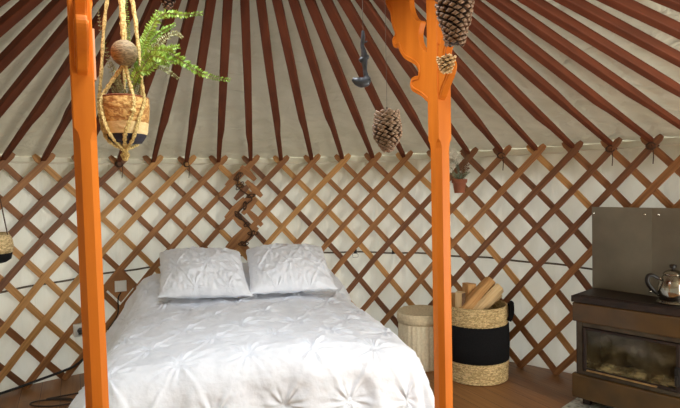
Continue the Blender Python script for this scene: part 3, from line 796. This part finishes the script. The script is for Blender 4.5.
tag(mb.build('floor_cable', BLACK), 'thick black cable curving along the bottom of the lattice on the left', 'cable')
mb = MB(); c0 = Vector((-1.80, 3.20, 0.006)); P = []
for i in range(30):
    a = 2 * PI * i / 22; P.append(c0 + Vector((0.13 * math.cos(a), 0.055 * math.sin(a) + .012 * i / 22, 0.004 * (i > 21))))
P += [c0 + Vector((.16, .2, 0)), c0 + Vector((.30, .34, 0)), c0 + Vector((.36, .42, 0))]
P = [c0 + Vector((-.45, -.15, 0)), c0 + Vector((-.1, -.16, 0)), c0 + Vector((.14, -.08, 0))] + P
mb.tube(spline(P, 3), 0.0045, 6)
tag(mb.build('thin_cable', mat('brown_cable', (48, 34, 26), (60, 44, 34), 0.5)), 'thin dark cable lying in a loop on the floor left of the bed', 'cable')

# ------------------------------------------------------------------ hanging planter beside the left post
PX, PY = -0.632, 1.55
def at(x, y, Y):      # point at depth Y seen under angles measured from the eye
    u, v = x - 340, y - 204
    u, v = u * cr + v * sr, -u * sr + v * cr
    fx, fy, fz = u, F * cp - v * -sp * -1, 0
    dx, dy, dz = u, F * cp + (-v) * sp, -F * sp + (-v) * cp
    return Vector((dx * Y / dy, Y, H + dz * Y / dy))
pc = at(125.5, 120, PY); pz = pc.z
pot0 = Vector((pc.x, PY, pz - 0.068))
POTB = mat('woven_straw_pot', (170, 118, 60), (226, 184, 112), 0.85, contrast=(.42, .58), scale=(70, 70, 110), bump=0.8, bdist=0.006)
CREAM = mat('cream_straw', (228, 200, 142), (242, 216, 162), 0.85, scale=(60, 60, 120), bump=0.6, bdist=0.005)
NAVY = mat('navy_paint', (34, 34, 50), (44, 44, 60), 0.7, scale=(60, 60, 100), bump=0.5, bdist=0.004)
TERRA = mat('terracotta', (134, 78, 54), (154, 92, 64), 0.85, scale=(20, 20, 20), bump=0.15)
t = thing('hanging_planter', 'straw plant pot with dark navy base hanging in a jute macrame holder', 'planter', pot0)
MB().lathe([(.002, 0), (.044, 0), (.056, .018), (.058, .024)], pot0, 40).build('navy_base', NAVY, t, angle=60)
MB().lathe([(.0582, .024), (.061, .034), (.0635, .058)], pot0, 60, lambda a, z: 1 + .008 * math.cos(30 * a)).build('cream_band', CREAM, t)
MB().lathe([(.0635, .058), (.0655, .075), (.0670, .100), (.0675, .126), (.066, .130), (.062, .126), (.06, .112), (.002, .112)], pot0, 60, lambda a, z: 1 + .010 * math.cos(26 * a + z * 300)).build('straw_body', POTB, t)
MB().lathe([(.060, .118), (.066, .128), (.068, .132), (.064, .134), (.056, .124)], pot0, 40, cap=False).build('inner_rim', TERRA, t)
# macrame: four main cords, crossing under the ball
mb = MB()
ctr = Vector((pot0.x, pot0.y, 0)); ballc = at(124.5, 53, PY - 0.035); topz = 2.16
def braid(P, r0, k=90):
    P = spline(P, 12); n = len(P)
    mb.tube(P, lambda q: r0 * (1 + 0.22 * math.sin(q * k)), 8, flat=0.7)
def cw(a, r, z): return Vector((pot0.x + r * math.cos(a), pot0.y + r * math.sin(a), z))
knot = Vector((pot0.x - .002, pot0.y - .005, pot0.z - 0.022))
topc = Vector((pot0.x + 0.0, pot0.y, topz))
z0 = pot0.z
for a in (-2.75, -0.35):       # outer cords left and right
    braid([topc, cw(a, .022, 1.93), cw(a, .046, 1.80), cw(a, .064, z0 + .17), cw(a, .070, z0 + .12), cw(a + .25 * (1 if a < -1 else -1), .069, z0 + .07), cw(-1.6 + (a + 1.6) * .6, .056, z0 + .008), knot], 0.0050, 130)
for a in (1.2, 1.95):          # cords behind
    braid([topc, cw(a, .02, 1.93), cw(a, .05, 1.80), cw(a, .071, z0 + .15), cw(a, .072, z0 + .08), cw(a, .058, z0 + .01), knot], 0.0044, 130)
cen = Vector((pot0.x - .003, pot0.y - .045, 0))
braid([topc + Vector((-.003, -.02, 0)), Vector((ballc.x - .004, ballc.y, 1.85)), Vector((ballc.x, ballc.y, ballc.z + .02))], 0.0092, 60)
for a in (-2.25, -0.85):
    braid([Vector((ballc.x, ballc.y - .0, ballc.z - .03)), cw(a, .052, z0 + .155), cw(a, .072, z0 + .115), cw(a + (.1 if a < -1.6 else -.1), .073, z0 + .075), cw(-1.58 + (a + 1.58) * .5, .064, z0 + .022), knot], 0.0056, 110)
mb.ball(cw(-0.92, .076, z0 + .085), .008)
mb.tube([knot + Z * .012, knot, knot - Z * .012, knot - Z * .03], lambda q: .010 + .004 * math.cos(q * 9), 10)
mb.build('macrame_holder', ROPE, t)
BALLM = mat('coconut_ball', (96, 78, 52), (160, 138, 100), 0.7, coord='Object', scale=(30, 30, 150), bump=0.5, bdist=0.004, distortion=3)
MB().ball(ballc, 0.037, 32, 20).build('coconut_bead', BALLM, t)
MB().lathe([(.002, .113), (.058, .113), (.058, .118), (.002, .121)], pot0, 24).build('soil', mat('soil', (52, 40, 30), (74, 58, 44), 0.95, scale=(90, 90, 90), bump=0.8), t)

LEAF = mat('fern_green', (118, 158, 50), (158, 196, 78), 0.5, scale=(30, 30, 30))
LEAFD = mat('dry_green', (126, 132, 84), (158, 160, 110), 0.6, scale=(30, 30, 30))
STEM = mat('brown_stem', (104, 92, 50), (128, 112, 66), 0.7)
def frond(pts, root, name, L0=0.018, dens=46, m=None, seed=0, wid=0.45):
    rg = random.Random(seed); P = spline(pts, 14); mb = MB()
    mb.tube(P, lambda q: 0.0011 * (1 - 0.6 * q), 5, mi=1)
    n = len(P)
    for k in range(dens):
        q = 0.12 + 0.88 * k / dens; i = min(int(q * (n - 1)), n - 2); c = P[i].lerp(P[i + 1], q * (n - 1) - i)
        t_ = (P[i + 1] - P[i]).normalized(); sd = t_.cross(Vector((rg.uniform(-.4, .4), -1, rg.uniform(-.2, .2)))).normalized()
        for sg in (-1, 1):
            ln = L0 * (0.4 + 0.6 * math.sin(PI * min(1, q * 1.1) ** 0.8)) * rg.uniform(.75, 1.15) + .002
            dr_ = (sd * sg + t_ * 0.45 + Vector((rg.uniform(-.25, .25), rg.uniform(-.4, .4), rg.uniform(-.35, .1)))).normalized()
            up = dr_.cross(t_).normalized(); w = dr_.cross(up).normalized() * ln * wid * .5
            b = len(mb.v); tip = c + dr_ * ln
            mb.v += [c, c + dr_ * ln * .45 + w + up * ln * .06, tip, c + dr_ * ln * .45 - w + up * ln * .06, c + dr_ * ln * .5 - up * ln * .03]
            mb.face((b, b + 1, b + 4)); mb.face((b + 1, b + 2, b + 4)); mb.face((b + 2, b + 3, b + 4)); mb.face((b + 3, b, b + 4))
    mb.build(name, [m or LEAF, STEM], root, smooth=False, recalc=False)
base = Vector((pot0.x + .01, pot0.y, pot0.z + .115))
tp = thing('fern', 'green fern with long arching fronds growing from the hanging straw pot', 'plant', base)
A3 = lambda x, y, dY=0: at(x, y, PY + dY)
frond([base, A3(139, 62, -.01), A3(149, 32, -.02), A3(163, 14, -.03), A3(183, 15, -.04), A3(203, 13, -.05)], tp, 'frond', .017, 56, seed=1)
frond([base, A3(143, 58, -.02), A3(160, 50, -.05), A3(178, 58, -.07), A3(192, 68, -.08), A3(212, 77, -.09), A3(231, 80, -.10)], tp, 'frond', .017, 60, seed=2)
frond([base, A3(140, 66, .0), A3(154, 52, .01), A3(168, 49, .02), A3(180, 46, .02)], tp, 'frond', .020, 44, seed=3)
frond([base, A3(142, 68, .02), A3(150, 62, .03), A3(166, 70, .03), A3(179, 79, .03)], tp, 'frond', .014, 34, m=LEAFD, seed=4)
frond([base, A3(140, 60, .01), A3(142, 42, .02), A3(152, 28, .03), A3(158, 10, .03)], tp, 'frond', .017, 44, seed=5)
frond([base, A3(146, 60, -.03), A3(158, 44, -.03), A3(174, 33, -.02), A3(183, 38, -.02)], tp, 'frond', .013, 38, seed=6, m=LEAFD)
frond([base, A3(128, 60, .03), A3(128, 30, .03), A3(126, -4, .03)], tp, 'frond', .010, 40, seed=7)
frond([base + Vector((-.02, 0, 0)), A3(112, 72, -.0), A3(106, 50, -.01), A3(100, 25, -.02), A3(98, 6, -.02)], tp, 'frond', .008, 20, m=LEAFD, seed=8)
frond([base + Vector((0, -.02, 0)), A3(136, 74, -.04), A3(148, 70, -.05), A3(160, 62, -.05), A3(170, 66, -.05)], tp, 'frond', .016, 34, seed=9)
frond([base, A3(146, 62, -.04), A3(156, 56, -.06), A3(164, 60, -.07), A3(176, 62, -.07)], tp, 'frond', .018, 40, seed=10)
frond([base, A3(144, 56, .0), A3(152, 40, -.0), A3(164, 30, -.0), A3(176, 24, -.0)], tp, 'frond', .015, 40, seed=11)
rg = random.Random(3)
for k in range(9):
    x = rg.uniform(108, 146); y = rg.uniform(62, 84); z_ = rg.uniform(-.03, .04)
    frond([base + Vector((rg.uniform(-.04, .04), rg.uniform(-.03, .03), 0)), A3((x + 126) / 2, y + 14, z_), A3(x, y, z_)], tp, 'dry_sprig', .009, 22, m=LEAFD, seed=20 + k)

# ------------------------------------------------------------------ pine cones
CONE_S = mat('cone_scale', (92, 68, 52), (122, 92, 70), 0.65, scale=(60, 60, 60), bump=0.2)
CONE_T = mat('cone_tip', (140, 112, 90), (172, 144, 118), 0.6, scale=(80, 80, 80))
CONE_K = mat('cone_core', (40, 26, 20), (54, 36, 28), 0.9)
PALE_S = mat('pale_cone_scale', (206, 168, 116), (232, 200, 150), 0.6, scale=(80, 80, 80))
def pinecone(c, Lc, rad, N_, label, mats, thr, group=None, seed=0, prof=None, sl=0.34, open_=0.9):
    """c: top centre; hangs downwards"""
    rg = random.Random(seed); c = Vector(c)
    t = thing('pine_cone', label, 'pine cone', c, group)
    prof = prof or (lambda q: (0.55 + 0.45 * math.sin(PI * min(1, (q + .12) * 1.05))) * (1 - 0.50 * max(0, q - .55) / .45))
    core = MB().lathe([(max(.001, rad * .64 * prof(i / 10) * (1 - .2 * i / 10)), -Lc * .93 * i / 10 - .002) for i in range(11)], c, 14)
    mb = core; mb.mi = [2] * len(mb.mi)
    for k in range(N_):
        q = (k + .5) / N_; a = k * 2.39996 + rg.uniform(-.08, .08)
        el = -0.05 + 1.05 * q ** 1.5 * open_
        o = Vector((math.cos(a), math.sin(a), 0)); sd = Vector((-o.y, o.x, 0))
        d = (o * math.cos(el) - Z * math.sin(el)).normalized(); up = sd.cross(d).normalized()
        if up.z < 0: up = -up
        r = rad * prof(q); ro = r - rad * sl
        p0 = c - Z * (Lc * .90 * q) + o * max(0.001, ro * .8)
        ln = (r - max(.001, ro * .8)) * rg.uniform(.92, 1.08) + rad * .12 * q
        w = rad * (.34 - .12 * q) * rg.uniform(.9, 1.1); h = rad * .07
        b = len(mb.v)
        sec = ((0, .35, .6), (.70, .95, 1.0), (.92, .80, 2.0), (1.03, .22, 1.1))
        for (l, ww, hh) in sec:
            cc = p0 + d * ln * l + up * (ln * .10 * l * l)
            mb.v += [cc + sd * w * ww, cc + up * h * hh * 1.1, cc - sd * w * ww, cc - up * h * hh * .8]
        for i in range(3):
            for j in range(4):
                j2 = (j + 1) % 4; mb.face((b + i * 4 + j, b + i * 4 + j2, b + i * 4 + 4 + j2, b + i * 4 + 4 + j), None, 0 if i < 2 else 1)
        mb.face((b + 12, b + 13, b + 14, b + 15), None, 1)
    mb.build('scales', mats, t, smooth=False)
    if thr:
        th_ = MB(); th_.tube([c - Z * .004, c + Z * .012], 0.0022, 6); th_.tube([c + Z * .01, Vector((c.x, c.y, thr))], 0.00045, 5); th_.build('thread', THREAD, t)
    return t
mats1 = [CONE_S, CONE_T, CONE_K]
CONE_T2 = mat('cone_tip_brown', (128, 98, 76), (158, 126, 98), 0.6, scale=(80, 80, 80))
mats2 = [CONE_S, CONE_T2, CONE_K]
pinecone(at(387, 112, 1.32), .100, .0345, 190, 'brown pine cone on a thread in mid air between the two posts', mats1, 2.2, 'hanging pine cones', 1,
         prof=lambda q: .86 + .14 * math.sin(PI * q) - .55 * max(0, q - .62) / .38)
pinecone(at(454, -32, 1.36), .205, .046, 210, 'large pine cone hanging in front of the right post, topmost of its two', mats2, 2.2, 'hanging pine cones', 2,
         prof=lambda q: .80 + .20 * math.sin(PI * min(1, q * 1.2)) - .30 * max(0, q - .6) / .4, sl=.30, open_=.75)
pinecone(at(167, -26, 1.60), .118, .033, 90, 'dark pine cone at the top edge above the fern', [CONE_K, CONE_S, CONE_K], 2.2, 'hanging pine cones', 3)
# small pale cone opened like a flower, hung just under the large one
pinecone(at(446, 58, 1.50), .036, .0310, 50, 'small pale opened pine cone just below the large one', [PALE_S, PALE_S, CONE_K], 1.9, 'hanging pine cones', 4,
         prof=lambda q: .95 - .5 * q, sl=.75, open_=.9)

# ------------------------------------------------------------------ dark pipe-shaped ornament on a thread
IRONB = mat('dark_ornament', (44, 46, 52), (70, 74, 82), 0.4, metal=0.15, scale=(40, 40, 40), bump=0.3, bdist=0.003)
YO = 1.45
t = thing('hanging_ornament', 'dark grey ornament like a pipe with knobbly stem and wedge foot on a thread', 'ornament', at(362, 32, YO))
stem = [at(363, 31, YO), at(363, 38, YO), at(362.3, 45, YO), at(363.5, 50, YO), at(364.5, 56, YO), at(364.6, 62, YO), at(365, 70, YO), at(366, 76, YO), at(367, 80, YO)]
rads = [.0042, .0062, .0052, .0066, .0092, .0086, .0056, .0075, .0120]
SP = spline(stem, 6); nS = len(SP) - 1
def rf(q):
    x = q * (len(rads) - 1); i = min(int(x), len(rads) - 2); return rads[i] + (rads[i + 1] - rads[i]) * (x - i)
mb = MB().tube(SP, rf, 12)
ft = [at(370, 79.5, YO), at(366.5, 81.5, YO), at(361, 82.5, YO - .004), at(356, 81, YO - .008), at(352.5, 79, YO - .01)]
frd = [.0060, .0150, .0165, .0125, .0060]
FP = spline(ft, 5)
def rf2(q):
    x = q * (len(frd) - 1); i = min(int(x), len(frd) - 2); return frd[i] + (frd[i + 1] - frd[i]) * (x - i)
mb.tube(FP, rf2, 14, flat=0.8)
mb.tube([at(363.5, 43, YO), at(366, 42, YO), at(367, 41, YO)], .0018, 8)
mb.ball(at(362.0, 60, YO), .009, sc=(1, 1, .9)); mb.ball(at(366.6, 57, YO), .0075); mb.ball(at(363.6, 52, YO), .007)
mb.build('carving', IRONB, t)
MB().tube([at(363, 31.5, YO), Vector((at(363, 32, YO).x, YO, 2.2))], .0006, 5).build('thread', THREAD, t)

# ------------------------------------------------------------------ terracotta pot on the lattice
pu = at(459.5, 193, 3.60)
t = thing('wall_flower_pot', 'small terracotta pot with pale dried flowers hung on the lattice by the right post', 'flower pot', pu)
MB().lathe([(.002, 0), (.034, 0), (.044, .068), (.052, .070), (.054, .094), (.048, .094), (.046, .080), (.002, .080)], pu, 28).build('pot', TERRA, t, angle=35)
mb = MB(); mb.tube([pu + Z * .085 + Vector((0, .05, 0)), pu + Z * .16 + Vector((.02, .12, 0)), pu + Z * .24 + Vector((.04, .26, 0))], .002, 6); mb.build('hanging_wire', DROPE, t)
WHT = mat('dried_petals', (196, 190, 172), (216, 210, 194), 0.8); DRY = mat('dried_leaf', (92, 64, 44), (122, 88, 60), 0.8); GRY = mat('grey_leaf', (96, 108, 88), (128, 138, 112), 0.7)
rg = random.Random(9)
for k in range(9):
    a = rg.uniform(0, 2 * PI); tipp = pu + Vector((rg.uniform(-.07, .02), rg.uniform(-.03, .04), rg.uniform(.16, .30)))
    mb = MB(); mb.tube(spline([pu + Z * .08, pu.lerp(tipp, .5) + Vector((.01, 0, .03)), tipp], 4), .0014, 5)
    for j in range(9):
        c = tipp + Vector((rg.uniform(-.022, .022), rg.uniform(-.02, .02), rg.uniform(-.045, .015)))
        for p in range(5):
            e = Vector((math.cos(p * 1.257 + a), rg.uniform(-.3, .3), math.sin(p * 1.257 + a))).normalized(); f_ = Vector((-e.z, .3, e.x)).normalized()
            b = len(mb.v); mb.v += [c, c + e * .008 + f_ * .004, c + e * .013, c + e * .008 - f_ * .004]; mb.face((b, b + 1, b + 2, b + 3), None, 1)
    mb.build('dried_flower', [GRY, WHT], t, smooth=False, recalc=False)
for k in range(4):
    frond([pu + Z * .08, pu + Vector((.02 + .01 * k, 0, .16)), pu + Vector((.03 + .012 * k, .01, .24 + .01 * k))], t, 'dry_sprig', .022, 16, m=DRY, seed=40 + k, wid=.35)
for k in range(7):
    a = rg.uniform(-.6, 3.7); e = Vector((math.cos(a), -.2, 0.35))
    frond([pu + Z * .085, pu + Z * .11 + e * .03, pu + Z * .115 + e * .075], t, 'leaf_sprig', .018, 12, m=GRY, seed=60 + k, wid=.3)

# ------------------------------------------------------------------ basket cut by the left edge
hb = at(-13, 263, 2.2)
t = thing('hanging_basket', 'small straw basket with black bottom hanging on cords at the left edge', 'basket', hb)
MB().lathe([(.002, 0), (.070, 0), (.088, .012), (.094, .042)], hb, 40).build('black_base', BAND, t, angle=60)
MB().lathe([(.094, .040), (.097, .07), (.093, .10), (.080, .125), (.074, .122), (.085, .095), (.085, .05), (.002, .05)], hb, 60, lambda a, z: 1 + .01 * math.cos(a * 28 + z * 250)).build('straw_body', GRASS, t, angle=180)
mb = MB(); apex = Vector((hb.x - .02, hb.y, hb.z + .62))
for k in range(3):
    a = 0.15 + k * 2 * PI / 3; mb.tube([hb + Vector((.084 * math.cos(a), .084 * math.sin(a), .115)), hb + Vector((.045 * math.cos(a), .045 * math.sin(a), .36)), apex], .0025, 6)
mb.tube([apex, apex + Z * 0.14], .003, 6)
mb.build('cords', DROPE, t)
